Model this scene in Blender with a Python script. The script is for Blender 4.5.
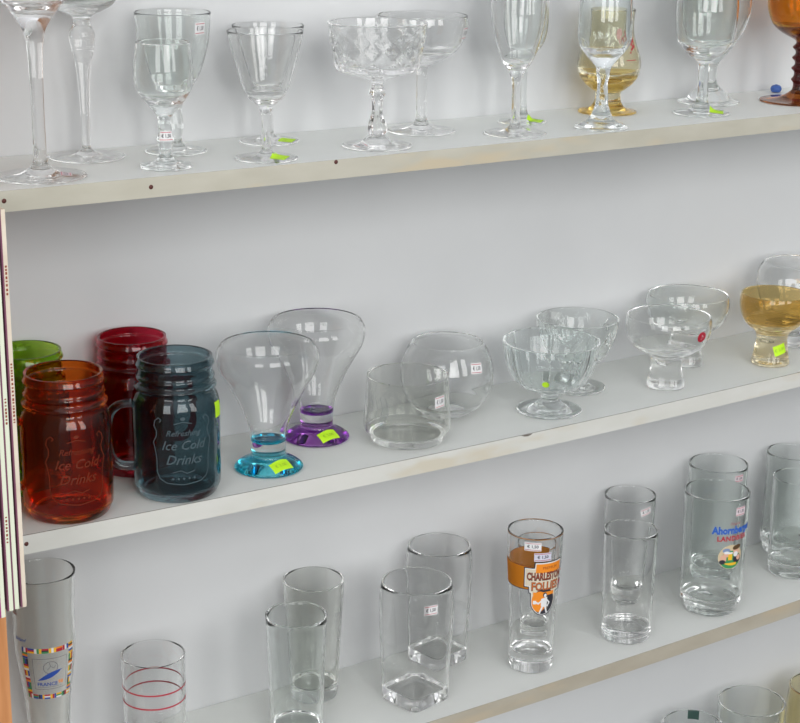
import bpy, math, random
from math import sin, cos, pi, radians, sqrt, atan2
from mathutils import Matrix, Vector
random.seed(5)
for o in list(bpy.data.objects): bpy.data.objects.remove(o)
S = bpy.context.scene
COL = S.collection

# ---------------------------------------------------------------- camera
yaw, pitch, roll = radians(33.323), radians(16.7617), radians(.6975)
F = Vector((sin(yaw)*cos(pitch), cos(yaw)*cos(pitch), -sin(pitch)))
R0 = Vector((cos(yaw), -sin(yaw), 0)); U0 = R0.cross(F)
Rv = R0*cos(roll)+U0*sin(roll); Uv = U0*cos(roll)-R0*sin(roll)
cam = bpy.data.objects.new('camera', bpy.data.cameras.new('camera')); COL.objects.link(cam)
m = Matrix((( Rv.x, Uv.x, -F.x, 0), (Rv.y, Uv.y, -F.y, -1.5134), (Rv.z, Uv.z, -F.z, .28255), (0, 0, 0, 1)))
cam.matrix_world = m
cam.data.sensor_width = 36; cam.data.lens = 77.497; cam.data.clip_start = .05
S.camera = cam
S.view_settings.view_transform = 'Standard'; S.view_settings.look = 'None'
S.view_settings.exposure = -.33; S.view_settings.gamma = 1.0; S.view_settings.use_curve_mapping = False
cy = S.cycles
cy.max_bounces = 64; cy.transmission_bounces = 64; cy.glossy_bounces = 48; cy.diffuse_bounces = 16; cy.transparent_max_bounces = 16
cy.caustics_reflective = True; cy.caustics_refractive = True; cy.blur_glossy = .6
cy.sample_clamp_indirect = 12.0; cy.use_denoising = True

# ---------------------------------------------------------------- light: dim room all round + the shop's two windows opposite the shelves
W = bpy.data.worlds.new('room_light'); S.world = W; W.use_nodes = True
wn = W.node_tree.nodes; wl = W.node_tree.links; wn.clear()
wo = wn.new('ShaderNodeOutputWorld'); bg = wn.new('ShaderNodeBackground'); rp = wn.new('ShaderNodeValToRGB')
tc = wn.new('ShaderNodeTexCoord'); sp = wn.new('ShaderNodeSeparateXYZ'); mr = wn.new('ShaderNodeMapRange')
wl.new(tc.outputs['Generated'], sp.inputs[0]); wl.new(sp.outputs['Z'], mr.inputs[0]); mr.inputs[1].default_value = -1; mr.inputs[2].default_value = 1
wl.new(mr.outputs[0], rp.inputs[0]); m2 = wn.new('ShaderNodeMapRange'); wl.new(sp.outputs['X'], m2.inputs[0]); m2.inputs[1].default_value = -1; m2.inputs[2].default_value = 1
m2.inputs[3].default_value = 1.65; m2.inputs[4].default_value = .5   # the shop is brighter toward its left end
vm = wn.new('ShaderNodeVectorMath'); vm.operation = 'SCALE'; wl.new(rp.outputs[0], vm.inputs[0]); wl.new(m2.outputs[0], vm.inputs['Scale']); wl.new(vm.outputs[0], bg.inputs[0]); wl.new(bg.outputs[0], wo.inputs[0])
e = rp.color_ramp.elements
e[0].position = .0; e[0].color = (.15, .15, .15, 1); e[1].position = 1; e[1].color = (.80, .81, .84, 1)
a = e.new(.45); a.color = (.20, .20, .205, 1); a = e.new(.62); a.color = (.50, .505, .53, 1)
bg.inputs[1].default_value = 1.3

def window_light(name, x0, x1, z0, z1, y, power, col):
    l = bpy.data.lights.new(name, 'AREA'); l.shape = 'RECTANGLE'; l.size = x1-x0; l.size_y = z1-z0; l.energy = power; l.color = col
    o = bpy.data.objects.new(name, l); COL.objects.link(o); o.location = ((x0+x1)/2, y, (z0+z1)/2)
    o.rotation_euler = (radians(90), 0, 0)
    return o
window_light('window_light', -.72, .74, -.05, 2.0, -3.5, 66, (1, 1, .985))
window_light('window_light', -3.1, -1.7, -.1, 1.9, -3.0, 52, (1, 1, .99)).rotation_euler = (radians(90), 0, radians(-40))
window_light('window_light', 1.32, 2.14, -.05, 2.0, -3.5, 32, (1, 1, .985))

# ---------------------------------------------------------------- materials
def mat(name): 
    mm = bpy.data.materials.new(name); mm.use_nodes = True
    return mm, mm.node_tree.nodes, mm.node_tree.links, mm.node_tree.nodes['Principled BSDF']
def plain(name, col, rough=.6, spec=.4, metal=0):
    mm, n, l, b = mat(name)
    b.inputs['Base Color'].default_value = (*col, 1); b.inputs['Roughness'].default_value = rough
    b.inputs['Specular IOR Level'].default_value = spec; b.inputs['Metallic'].default_value = metal
    return mm
def glass(name, col=(.955, .975, .965), ior=1.45, rough=0.0, noise=.0):
    mm, n, l, b = mat(name)
    b.inputs['Base Color'].default_value = (*col, 1); b.inputs['Roughness'].default_value = rough
    b.inputs['Transmission Weight'].default_value = 1; b.inputs['IOR'].default_value = ior
    if noise:
        t = n.new('ShaderNodeTexNoise'); t.inputs['Scale'].default_value = 60; t.inputs['Detail'].default_value = 1
        bp = n.new('ShaderNodeBump'); bp.inputs['Strength'].default_value = noise; bp.inputs['Distance'].default_value = .002
        c = n.new('ShaderNodeTexCoord'); l.new(c.outputs['Object'], t.inputs['Vector'])
        l.new(t.outputs['Fac'], bp.inputs['Height']); l.new(bp.outputs[0], b.inputs['Normal'])
    return mm
def mottled(name, c1, c2, scale, stretch=(1, 1, 1), rough=.5, lo=.35, hi=.65, c3=None, spots=0, spec=.4, bump=0):
    mm, n, l, b = mat(name)
    c = n.new('ShaderNodeTexCoord'); mp = n.new('ShaderNodeMapping'); mp.inputs['Scale'].default_value = stretch
    l.new(c.outputs['Object'], mp.inputs[0])
    t = n.new('ShaderNodeTexNoise'); t.inputs['Scale'].default_value = scale; t.inputs['Detail'].default_value = 5
    l.new(mp.outputs[0], t.inputs['Vector'])
    r = n.new('ShaderNodeValToRGB'); r.color_ramp.elements[0].position = lo; r.color_ramp.elements[1].position = hi
    r.color_ramp.elements[0].color = (*c1, 1); r.color_ramp.elements[1].color = (*c2, 1); l.new(t.outputs['Fac'], r.inputs[0])
    out = r.outputs[0]
    if c3:
        t2 = n.new('ShaderNodeTexNoise'); t2.inputs['Scale'].default_value = spots; t2.inputs['Detail'].default_value = 3
        l.new(mp.outputs[0], t2.inputs['Vector'])
        r2 = n.new('ShaderNodeValToRGB'); r2.color_ramp.elements[0].position = .56; r2.color_ramp.elements[1].position = .68
        l.new(t2.outputs['Fac'], r2.inputs[0]); mx = n.new('ShaderNodeMixRGB'); l.new(r2.outputs[0], mx.inputs[0]); l.new(out, mx.inputs[1])
        mx.inputs[2].default_value = (*c3, 1); out = mx.outputs[0]
    l.new(out, b.inputs['Base Color']); b.inputs['Roughness'].default_value = rough; b.inputs['Specular IOR Level'].default_value = spec
    if bump:
        bp = n.new('ShaderNodeBump'); bp.inputs['Strength'].default_value = bump; bp.inputs['Distance'].default_value = .002
        l.new(t.outputs['Fac'], bp.inputs['Height']); l.new(bp.outputs[0], b.inputs['Normal'])
    return mm
CLEAR = glass('clear_glass', (.99, .993, .99), 1.43); CLEARG = glass('clear_glass_green_cast', (.965, .985, .975), 1.43); CRYSTAL = glass('cut_crystal', (.985, .988, .985), 1.5)
GREYG = glass('clear_glass_grey_cast', (.955, .962, .94)); AQUA = glass('clear_glass_aqua_cast', (.962, .99, .987))
ORANGE = glass('orange_glass', (.86, .19, .02), noise=.25); RED = glass('red_glass', (.62, .035, .07), noise=.25)
BLUE = glass('blue_grey_glass', (.27, .39, .43), noise=.25); GREEN = glass('green_glass', (.50, .75, .12), noise=.25)
TEAL = glass('teal_glass', (.015, .50, .68)); PURPLE = glass('purple_glass', (.20, .02, .36))
AMBER = glass('amber_glass', (.86, .66, .30)); HONEY = glass('pale_honey_glass', (.94, .90, .74)); HONEYD = glass('honey_glass', (.85, .58, .14))
COGNAC = glass('cognac_glass', (.86, .46, .03)); RUBY = glass('dark_ruby_glass', (.06, .006, .006)); DBROWN = glass('dark_brown_glass', (.14, .045, .02)); BRONZE = glass('bronze_glass', (.34, .10, .02)); STRAW = glass('straw_glass', (.90, .84, .62))
WHITE = plain('white_paper', (.78, .78, .78), .7); PINKW = plain('pinkish_paper', (.72, .62, .65), .7)
NEON = plain('neon_green_paper', (.52, .86, .02), .6); INK = plain('dark_ink', (.03, .03, .04), .6); REDINK = plain('red_ink', (.45, .02, .04), .5)
GREYINK = plain('grey_ink', (.18, .18, .19), .6); BLUEINK = plain('blue_ink', (.02, .07, .36), .5); ORINK = plain('orange_ink', (.86, .27, .02), .5)
BROWNINK = plain('brown_ink', (.26, .05, .02), .5); GOLD = plain('gold_rim', (.55, .28, .12), .3, .5, .6); YEL = plain('yellow_ink', (.85, .5, .03), .5)
GRNINK = plain('green_ink', (.05, .28, .10), .5); SKIN = plain('peach_ink', (.72, .42, .30), .5); NEONINK = plain('olive_ink', (.2, .42, .03), .6)
ETCH = plain('etched_mark', (.32, .33, .33), .8); DKGREEN = plain('dark_green_paper', (.03, .10, .08), .5)
WALL = mottled('painted_white_wall', (.60, .61, .615), (.65, .66, .665), 3.5, (1, 1, 1), .75, c3=None, bump=.05)
LAM = mottled('white_laminate', (.765, .785, .755), (.80, .82, .79), 7, (1, 2, 1), .42, spec=.35)
EDGE1 = mottled('beige_edge_band', (.47, .45, .37), (.54, .52, .44), 12, (1, 1, 3), .6, c3=(.55, .48, .35), spots=9)
EDGE2 = mottled('worn_white_edge_band', (.62, .62, .57), (.67, .67, .63), 12, (1, 1, 3), .6, c3=(.60, .56, .46), spots=9)
EDGE3 = mottled('tan_edge_band', (.40, .36, .285), (.46, .425, .345), 12, (1, 1, 3), .6, c3=(.48, .41, .30), spots=9)
SEAM = plain('dark_seam', (.16, .14, .12), .8); NAIL = plain('rusty_nail', (.10, .03, .025), .6)
WOOD = mottled('orange_brown_wood', (.50, .20, .07), (.66, .31, .13), 14, (8, 8, .6), .5)
CREAM = mottled('cream_paper', (.66, .56, .44), (.78, .70, .58), 25, (1, 1, 1), .7); MINT = plain('pale_paper', (.74, .78, .62), .7)
PLUM = plain('plum_cover', (.20, .07, .12), .5); MAGENTA = plain('magenta_cover', (.36, .05, .20), .5)

# ---------------------------------------------------------------- mesh helpers
def link(name, verts, faces, mats, parent=None, idx=None, smooth=False, sharp=None, loc=(0, 0, 0)):
    me = bpy.data.meshes.new(name); me.from_pydata([tuple(v) for v in verts], [], faces)
    for mm in (mats if isinstance(mats, (list, tuple)) else [mats]): me.materials.append(mm)
    if idx: 
        for p, i in zip(me.polygons, idx): p.material_index = i
    if smooth:
        for p in me.polygons: p.use_smooth = True
        if sharp: me.set_sharp_from_angle(angle=radians(sharp))
    me.update()
    o = bpy.data.objects.new(name, me); COL.objects.link(o); o.location = loc
    if parent: o.parent = parent
    return o
def thing(name, label, cat, loc, group=None):
    o = bpy.data.objects.new(name, None); o.empty_display_size = .02; COL.objects.link(o); o.location = loc
    o['label'] = label; o['category'] = cat
    if group: o['group'] = group
    return o
def boxv(x0, x1, y0, y1, z0, z1):
    v = [(x, y, z) for x in (x0, x1) for y in (y0, y1) for z in (z0, z1)]
    f = [(0, 1, 3, 2), (4, 6, 7, 5), (0, 4, 5, 1), (2, 3, 7, 6), (0, 2, 6, 4), (1, 5, 7, 3)]
    return v, f
def box(name, b, mm, parent=None):
    v, f = boxv(*b); return link(name, v, f, mm, parent)

def spline(pts, sub=5):
    """Catmull-Rom through the points; a point written twice is a corner."""
    runs, cur = [], [pts[0]]
    for p in pts[1:]:
        if p == cur[-1]: runs.append(cur); cur = [p]
        else: cur.append(p)
    runs.append(cur); out = []
    for r in runs:
        if len(r) == 1: out.append(r[0]); continue
        for i in range(len(r)-1):
            p0 = r[i-1] if i else r[0]; p1, p2 = r[i], r[i+1]; p3 = r[i+2] if i+2 < len(r) else r[-1]
            for k in range(sub):
                t = k/sub
                q = [.5*(2*p1[j]+(p2[j]-p0[j])*t+(2*p0[j]-5*p1[j]+4*p2[j]-p3[j])*t*t+(3*p1[j]-p0[j]-3*p2[j]+p3[j])*t**3) for j in (0, 1)]
                out.append((q[0], max(q[1], 0)))
        out.append(r[-1])
    res = [out[0]]
    for q in out[1:]:
        if abs(q[0]-res[-1][0])+abs(q[1]-res[-1][1]) > .03: res.append(q)
    return res
def r_at(prof, h):
    for i in range(len(prof)-1):
        a, b = prof[i], prof[i+1]
        if min(a[0], b[0]) <= h <= max(a[0], b[0]) and a[0] != b[0]:
            return a[1]+(b[1]-a[1])*(h-a[0])/(b[0]-a[0])
    return prof[0][1]
def h_at(prof, r, hmax):
    best = 0
    for i in range(len(prof)-1):
        a, b = prof[i], prof[i+1]
        if max(a[0], b[0]) <= hmax and min(a[1], b[1]) <= r <= max(a[1], b[1]) and a[1] != b[1]:
            best = max(best, a[0]+(b[0]-a[0])*(r-a[1])/(b[1]-a[1]))
    return best

SH = {1: (.0, -.003349, .005644), 2: (-.311277, -.004457, .022835), 3: (-.614982, .003327, .021251), 4: (-.925, .003, .0)}
def zs(k, x):
    z, t, s = SH[k]; x = max(.45, min(1.66, x)); return z+t*(x-.9)+s*(x-.9)**2

def lathe(root, outer, t, hb, rc, parts, mod=None, imod=None, seg=72, bead=True, rows=5, sharp=42, inner=None):
    """outer: (h, r) in mm from the rim down to the axis at the bottom. parts: (name, lowest h, material) from the top down."""
    prof = spline(outer, rows); top, rt = prof[0]
    ring = []                                     # (h, r, side) side 0 outer, 1 inner
    for h, r in prof: ring.append((h, r, 0))
    # rim bead and cavity, built upward from the cavity's bottom so the list runs: inner axis ... inner rim, outer rim ... outer axis
    ins = []
    if inner: ins = [(h, r, 1) for h, r in spline(inner, rows)]
    else:
        n = 9
        for i in range(n+1):
            a = pi/2*i/n
            h = hb+rc*(1-cos(a)); ins.append((h, max(0, (r_at(prof, hb+rc)-t)*(sin(a)) if rc > 3 else (r_at(prof, hb+rc)-t-rc)+rc*sin(a)), 1))
        if rc <= 3: ins = [(hb, 0, 1)]+ins
        hh = sorted({h for h, r in prof if h > hb+rc+.5 and h < top-.6})
        for h in hh: ins.append((h, max(.3, r_at(prof, h)-t), 1))
    ins.append((top-.5, rt-t, 1))
    if bead: cap = [(top+.15, rt-t*.72, 1), (top+.35, rt-t*.5, 0), (top+.15, rt-t*.25, 0)]
    else: cap = []
    allr = ins+cap+ring
    verts, rowid = [], []
    for h, r, s in allr:
        rowid.append(len(verts))
        if r < 1e-6: verts.append((0, 0, h/1000)); continue
        for k in range(seg):
            ph = 2*pi*k/seg; rr = r
            if mod and s == 0: rr = mod(ph, h, r)
            if imod and s == 1: rr = imod(ph, h, r)
            verts.append((rr*cos(ph)/1000, rr*sin(ph)/1000, h/1000))
    faces = {p[0]: [] for p in parts}
    def which(h, s):
        if s == 1: return parts[0][0]
        for nm, lo, *_ in parts:
            if h >= lo: return nm
        return parts[-1][0]
    for i in range(len(allr)-1):
        a, b = rowid[i], rowid[i+1]; pa, pb = allr[i][1] < 1e-6, allr[i+1][1] < 1e-6
        if pa and pb: continue
        hm = (allr[i][0]+allr[i+1][0])/2; fl = faces[which(hm, max(allr[i][2], allr[i+1][2]) if i < len(ins) else 0)]
        for k in range(seg):
            k2 = (k+1) % seg
            if pa: fl.append((a, b+k, b+k2))
            elif pb: fl.append((a+k, b, a+k2))
            else: fl.append((a+k, b+k, b+k2, a+k2))
    for nm, lo, mm in parts:
        fl = faces[nm]
        if not fl: continue
        used = sorted({i for f in fl for i in f}); mp = {u: i for i, u in enumerate(used)}
        link(nm, [verts[u] for u in used], [tuple(mp[i] for i in f) for f in fl], mm, root, smooth=True, sharp=sharp)
    return prof

# azimuth of the side of a thing at (x, y) that faces the aisle where a visitor stands
def front(x, y): return atan2(-1.5134-y, -x)

_fc = {}
def text_mesh(s, size, bold=0, shear=0, space=1.0):
    """filled letters as (verts2d, faces), centred, size in mm"""
    key = (s, size, bold, shear, space)
    if key in _fc: return _fc[key]
    c = bpy.data.curves.new('t', 'FONT'); c.body = s; c.size = size; c.align_x = 'CENTER'; c.align_y = 'CENTER'
    c.offset = bold; c.shear = shear; c.resolution_u = 2; c.space_character = space
    o = bpy.data.objects.new('t', c); me = o.to_mesh()
    v = [(q.co.x, q.co.y) for q in me.vertices]; f = [tuple(p.vertices) for p in me.polygons]
    o.to_mesh_clear(); bpy.data.objects.remove(o); bpy.data.curves.remove(c)
    _fc[key] = (v, f); return v, f

class Print:
    """flat artwork in mm (u to the right, v up), later wrapped round a glass; layers stand .05 mm apart"""
    def __init__(s): s.v, s.f, s.i, s.m, s.n = [], [], [], [], 0
    def slot(s, mm):
        if mm not in s.m: s.m.append(mm)
        return s.m.index(mm)
    def add(s, v, f, mm, lay=0):
        b = len(s.v); s.v += [(x, y, lay) for x, y in v]; s.f += [tuple(b+i for i in q) for q in f]; s.i += [s.slot(mm)]*len(f)
    def rect(s, x0, x1, y0, y1, mm, lay=0):
        n = max(1, int((x1-x0)/2.0)); v = []
        for i in range(n+1): x = x0+(x1-x0)*i/n; v += [(x, y0), (x, y1)]
        s.add(v, [(2*i, 2*i+2, 2*i+3, 2*i+1) for i in range(n)], mm, lay)
    def column(s, fn_lo, fn_hi, x0, x1, mm, lay=0, n=None):
        n = n or max(2, int((x1-x0)/1.2)); v = []
        for i in range(n+1): x = x0+(x1-x0)*i/n; v += [(x, fn_lo(x)), (x, max(fn_lo(x), fn_hi(x)))]
        s.add(v, [(2*i, 2*i+2, 2*i+3, 2*i+1) for i in range(n)], mm, lay)
    def disc(s, x, y, rx, ry, mm, lay=0, n=20, rot=0):
        m = max(1, int(max(rx, ry)/1.4)); v = [(x, y)]
        for j in range(1, m+1):
            for k in range(n):
                a = 2*pi*k/n; p, q = rx*j/m, ry*j/m
                v.append((x+p*cos(a)*cos(rot)-q*sin(a)*sin(rot), y+p*cos(a)*sin(rot)+q*sin(a)*cos(rot)))
        f = [(0, 1+k, 1+(k+1) % n) for k in range(n)]
        for j in range(m-1):
            for k in range(n): b = 1+j*n; f.append((b+k, b+n+k, b+n+(k+1) % n, b+(k+1) % n))
        s.add(v, f, mm, lay)
    def ringd(s, x, y, r, w, mm, lay=0, n=24, a0=0, a1=2*pi):
        v = []
        for k in range(n+1): a = a0+(a1-a0)*k/n; v += [(x+(r-w)*cos(a), y+(r-w)*sin(a)), (x+r*cos(a), y+r*sin(a))]
        s.add(v, [(2*k, 2*k+1, 2*k+3, 2*k+2) for k in range(n)], mm, lay)
    def line(s, pts, w, mm, lay=0):
        for (ax, ay), (bx, by) in zip(pts, pts[1:]):
            L = max(1e-6, sqrt((bx-ax)**2+(by-ay)**2)); nx, ny = -(by-ay)/L*w/2, (bx-ax)/L*w/2
            ex, ey = (bx-ax)/L*w/2, (by-ay)/L*w/2; n = max(1, int(L/2)); v = []
            for i in range(n+1):
                q = i/n; px, py = (ax-ex)+(bx-ax+2*ex)*q, (ay-ey)+(by-ay+2*ey)*q; v += [(px+nx, py+ny), (px-nx, py-ny)]
            s.add(v, [(2*i, 2*i+1, 2*i+3, 2*i+2) for i in range(n)], mm, lay)
    def text(s, t, x, y, size, mm, lay=0, bold=0, shear=0, rot=0, sx=1, bend=0, space=1.0):
        v, f = text_mesh(t, size, bold, shear, space)
        w = [(a*sx, b+bend*(a*sx)**2) for a, b in v]
        s.add([(x+a*cos(rot)-b*sin(rot), y+a*sin(rot)+b*cos(rot)) for a, b in w], f, mm, lay)
    def wrap(s, name, root, prof, az, h, rot=0, off=.12, label=None, squash=1, sc=(1, 1)):
        vs = []
        for x, y, l in s.v:
            x, y = x*sc[0], y*sc[1]
            x, y = x*cos(rot)-y*sin(rot), x*sin(rot)+y*cos(rot)
            hh = h+y; r = r_at(prof, hh)*squash+off+l*.06; r0 = r_at(prof, h)+off
            a = az+x/r0; vs.append((r*cos(a)/1000, r*sin(a)/1000, hh/1000))
        o = link(name, vs, s.f, s.m, root, s.i)
        if label: o['label'] = label
        return o
    def on_foot(s, name, root, prof, az, rc, hmax, rot=0, label=None, lift=.25):
        """laid on the sloping top of a foot, its centre at radius rc in direction az"""
        vs = []
        for x, y, l in s.v:
            x, y = x*cos(rot)-y*sin(rot), x*sin(rot)+y*cos(rot)
            # local frame: +x tangential, +y toward the axis
            px = (rc-y)*cos(az)-x*sin(az); py = (rc-y)*sin(az)+x*cos(az)
            r = sqrt(px*px+py*py); vs.append((px/1000, py/1000, (h_at(prof, r, hmax)+lift+l*.06)/1000))
        o = link(name, vs, s.f, s.m, root, s.i)
        if label: o['label'] = label
        return o

def grid_rect(P, w, h, mm, n=6, lay=0):
    for j in range(n): P.rect(-w/2, w/2, -h/2+h*j/n, -h/2+h*(j+1)/n, mm, lay)
def white_price(w=13, h=9, txt='€ 1,50', paper=None, band=REDINK):
    P = Print(); grid_rect(P, w, h, paper or WHITE)
    P.rect(-w/2+.8, w/2-.8, -h/2+1.0, -h/2+1.6, band, 1); P.rect(-w/2+.8, w/2-.8, h/2-1.6, h/2-1.0, band, 1)
    P.text(txt, 0, 0, h*.48, INK, 1, bold=.12, sx=min(1, (w-2)/(h*.48*.55*len(txt)))); return P
def neon_price(w=17, h=10, ink=False):
    P = Print(); grid_rect(P, w, h, NEON)
    if ink: P.text('€ 2,00', 0, 0, h*.42, NEONINK, 1)
    return P
def sticker(root, prof, x, y, al, h, P, rot=0, name='price_sticker', label='white price sticker', off=.12):
    return P.wrap(name, root, prof, front(x, y)+radians(al), h, rot, off=off, label=label)
def foot_sticker(root, prof, x, y, al, rc, hmax, P, rot=0, label='neon green price sticker'):
    return P.on_foot('price_sticker', root, prof, front(x, y)+radians(al), rc, hmax, rot, label)

# ---------------------------------------------------------------- setting: wall, side panel, shelves
D = .157; TH = .0178
w = box('wall_back', (-.6, 3.2, .0, .03, -1.5, 1.0), WALL); w['kind'] = 'structure'
pr = Print()
side = thing('side_panel', 'orange-brown wooden upright closing the left end of the shelves', 'side panel', (.4645, -D/2, -.4))
box('board', (-.0125, .0125, -D/2, D/2-.0005, -.9, .9), WOOD, side)

def shelf(k, label, edge, nails, seam=False, xs=(.4775, 2.3)):
    x0, x1 = xs; z0 = zs(k, x0)
    root = thing('shelf_board', label, 'shelf', (x0, 0, z0)); n = 40
    def slab(name, ya, yb, dz, th, mm):
        v, f = [], []
        for i in range(n+1):
            x = x0+(x1-x0)*i/n; z = zs(k, x)-z0+dz
            v += [(x-x0, ya, z), (x-x0, yb, z), (x-x0, yb, z-th), (x-x0, ya, z-th)]
        for i in range(n):
            b = 4*i
            for q in range(4): f.append((b+q, b+4+q, b+4+(q+1) % 4, b+(q+1) % 4))
        f += [(0, 1, 2, 3), (4*n+3, 4*n+2, 4*n+1, 4*n)]
        return link(name, v, f, mm, root)
    slab('board', -.0006, -D+.0013, 0, TH, LAM)
    slab('edge_band', -D+.0010, -D, 0, TH, edge)['label'] = 'pale worn strip along the front edge'
    if seam: slab('seam', -D+.0014, -D+.0008, .00012, .0004, SEAM)
    if seam:
        c = [(.0, 0), (.004, -.0016), (.009, -.0022), (.013, -.0012), (.015, 0), (.007, .0002)]
        link('chip', [(1.045-x0+a, -D-.00012, zs(k, 1.05)-z0+b) for a, b in c], [tuple(range(6))], SEAM, root)['label'] = 'small dark chip in the edge'
    for x, dz in nails:
        v, f = [(0, -.0012, 0)], []
        for j in range(10): a = 2*pi*j/10; v.append((.0021*cos(a), 0, .0021*sin(a)))
        f = [(0, 1+j, 1+(j+1) % 10) for j in range(10)]
        link('nail', v, f, NAIL, root, loc=(x-x0, -D-.0001, zs(k, x)-z0+dz))
    return root
shelf(1, 'topmost shelf board with a beige edge, under the row of stemmed glasses', EDGE1, [(.4965, -.0083), (.63, -.0084), (.818, -.002)], False)
shelf(2, 'shelf board with a worn whitish edge carrying the coloured mugs', EDGE2, [(.4995, -.008)], True)
shelf(3, 'shelf board with a tan edge carrying the tall printed tumblers', EDGE3, [], False)
shelf(4, 'lowest shelf board, mostly below the frame, under three glass rims', EDGE3, [], False)

# ---------------------------------------------------------------- thin magazines on edge in front of the side panel
labs = ['cream-edged thin magazine on edge, nearest to the glass mugs', 'pale-edged thin magazine second from the mugs',
        'pale thin magazine with plum cover, third from the mugs', 'pale thin magazine fourth from the mugs, cut by the frame', 'outermost thin magazine hanging lowest in the bundle']
for i, (xr, zb, em, cm) in enumerate([(.459, -.3235, CREAM, PLUM), (.4525, -.3238, MINT, PLUM), (.4475, -.3242, MINT, PLUM), (.4405, -.3285, MINT, MAGENTA), (.4335, -.333, CREAM, PLUM)]):
    th = .0034; h = .333+.004*i
    rt = thing('magazine', labs[i], 'magazine', (xr-th/2, -.2115, zb), 'thin magazines bundled at the left end of the shelves')
    yb = .0537; yf = -.0485
    box('pages', (-th/2+.0004, th/2-.0004, yf+.0006, yb, .0008, h-.0008), em, rt)
    box('cover', (-th/2-.0012, -th/2+.0002, yf+.0004, yb, 0, h), cm, rt)
    box('cover', (th/2-.0004, th/2, yf+.0004, yb, 0, h), em, rt)
    box('spine', (-th/2, th/2, yf, yf+.0005, 0, h), em, rt)
    if i < 3:
        for zc, L in ((.265, .024), (.16, .05)) if i == 0 else ((.16 if i == 1 else .06, .022),):
            q = 0; v, f = [], []
            while q < L:
                s = random.uniform(.0010, .0022); bv, bf = boxv(-.0008, .0007, yf-.00015, yf-.00002, zc+q, zc+q+s)
                b = len(v); v += bv; f += [tuple(b+a for a in ff) for ff in bf]; q += s+random.uniform(.0008, .0018)
            link('lettering', v, f, BROWNINK, rt)

# ================================================================ GLASSWARE
def put(name, label, cat, x, y, k, group=None):
    return thing(name, label, cat, (x, y, zs(k, x)+.0002), group)
def facet(n, amt, h0=-1e9, h1=1e9, ph0=0, twist=0):
    """polygonal cross-section between two heights"""
    def f(ph, h, r):
        if not h0 <= h <= h1: return r
        a = (ph+ph0+twist*h) % (2*pi/n)-pi/n
        return r*((1-amt)+amt*cos(pi/n)/cos(a)*1.0)
    return f
def foot(rf, r1, h1, t=1.6, dome=.35):
    """profile points from the stem's end (h1, r1) down to the rim of the foot and the axis"""
    return [(h1*.55+t*.45, r1+(rf-r1)*.16), (t+(h1-t)*.22, r1+(rf-r1)*dome), (t+(h1-t)*.05, r1+(rf-r1)*.72), (t, rf-.8), (t*.5, rf), (.15, rf-.8), (.15, rf-.8), (.15, rf*.4), (.15, 0)]

ST = 'stemmed glasses on the topmost shelf'
# tall wine glass at the left end
x, y = .548, -.1104
r = put('wine_glass', 'tall clear wine glass with a wide foot at the left end of the top shelf', 'wine glass', x, y, 1, ST)
P = lathe(r, [(215, 34), (190, 38), (168, 35), (152, 28.5), (143, 21), (134, 14.5), (124, 9.2), (110, 6.8), (90, 5.9), (66, 5.5), (35, 5.6), (20, 6), (11, 7.3)]+foot(39.4, 8, 9, 1.5),
          1.2, 143, 14, [('bowl', 131, CLEAR), ('stem', 10, CLEAR), ('foot', -9, CLEAR)])
foot_sticker(r, P, x, y, 75, 22, 10, white_price(14, 10, '€ 2,50', PINKW), .3, 'faded pinkish price sticker')
# saucer glass with a bulbous stem
x, y = .6216, -.0385
r = put('champagne_saucer', 'clear saucer glass with a bulbous ringed stem behind the tall wine glass', 'champagne glass', x, y, 1, ST)
def ringstem(ph, h, rr): return rr+(.35*sin(h*2.1) if 92 < h < 112 else 0)
P = lathe(r, [(168, 34), (158, 34.5), (146, 33), (138.5, 28.5), (133.5, 20), (130, 12), (126, 7.6), (121, 8), (114, 11), (106, 11.4), (97, 10), (88, 7.6), (66, 5.4), (40, 4.2), (16, 3.7), (8, 4.6)]+foot(35.1, 5.4, 6, 1.5),
          1.3, 134, 13, [('bowl', 128, CLEARG), ('stem', 8, CLEAR), ('foot', -9, CLEAR)], mod=ringstem)
# two goblets with rims close together
x, y = .7077, -.0475
r = put('goblet', 'taller flared clear goblet with a price sticker near its rim, behind the octagonal-footed goblet', 'goblet', x, y, 1, ST)
P = lathe(r, [(129.7, 35.5), (115, 34.3), (99.6, 32.3), (79.3, 26.6), (67.3, 20.8), (56, 14), (49, 9), (41, 6.4), (33, 6.8), (25.2, 7.8), (17, 6.3), (12.9, 5.7), (8, 7)]+foot(29.3, 7.5, 6, 1.6),
          1.3, 57, 16, [('bowl', 47, CLEARG), ('stem', 9, CLEARG), ('foot', -9, CLEARG)])
sticker(r, P, x, y, 46, 117, white_price(13, 11, '€ 1,50'))
x, y = .6636, -.1176
r = put('goblet', 'small tulip-shaped clear goblet with an octagonal foot and a sticker round its stem', 'goblet', x, y, 1, ST)
oct_ = facet(8, 1.0, -1, 3.4)
P = lathe(r, [(111.2, 23.8), (99.9, 25.2), (86.7, 26.5), (73.5, 25.7), (62.9, 20.8), (54, 13.3), (46, 7), (35.3, 5.8), (28, 6.8), (24.5, 7.6), (20, 6.2), (15.5, 5.4), (9, 7)]+foot(24.8, 8, 7, 2.6),
          1.6, 58, 15, [('bowl', 46, CLEARG), ('stem', 9, AQUA), ('foot', -9, AQUA)], mod=oct_)
sticker(r, P, x, y, 8, 29, white_price(13, 9, '€ 1,50'), off=1.2)
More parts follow.
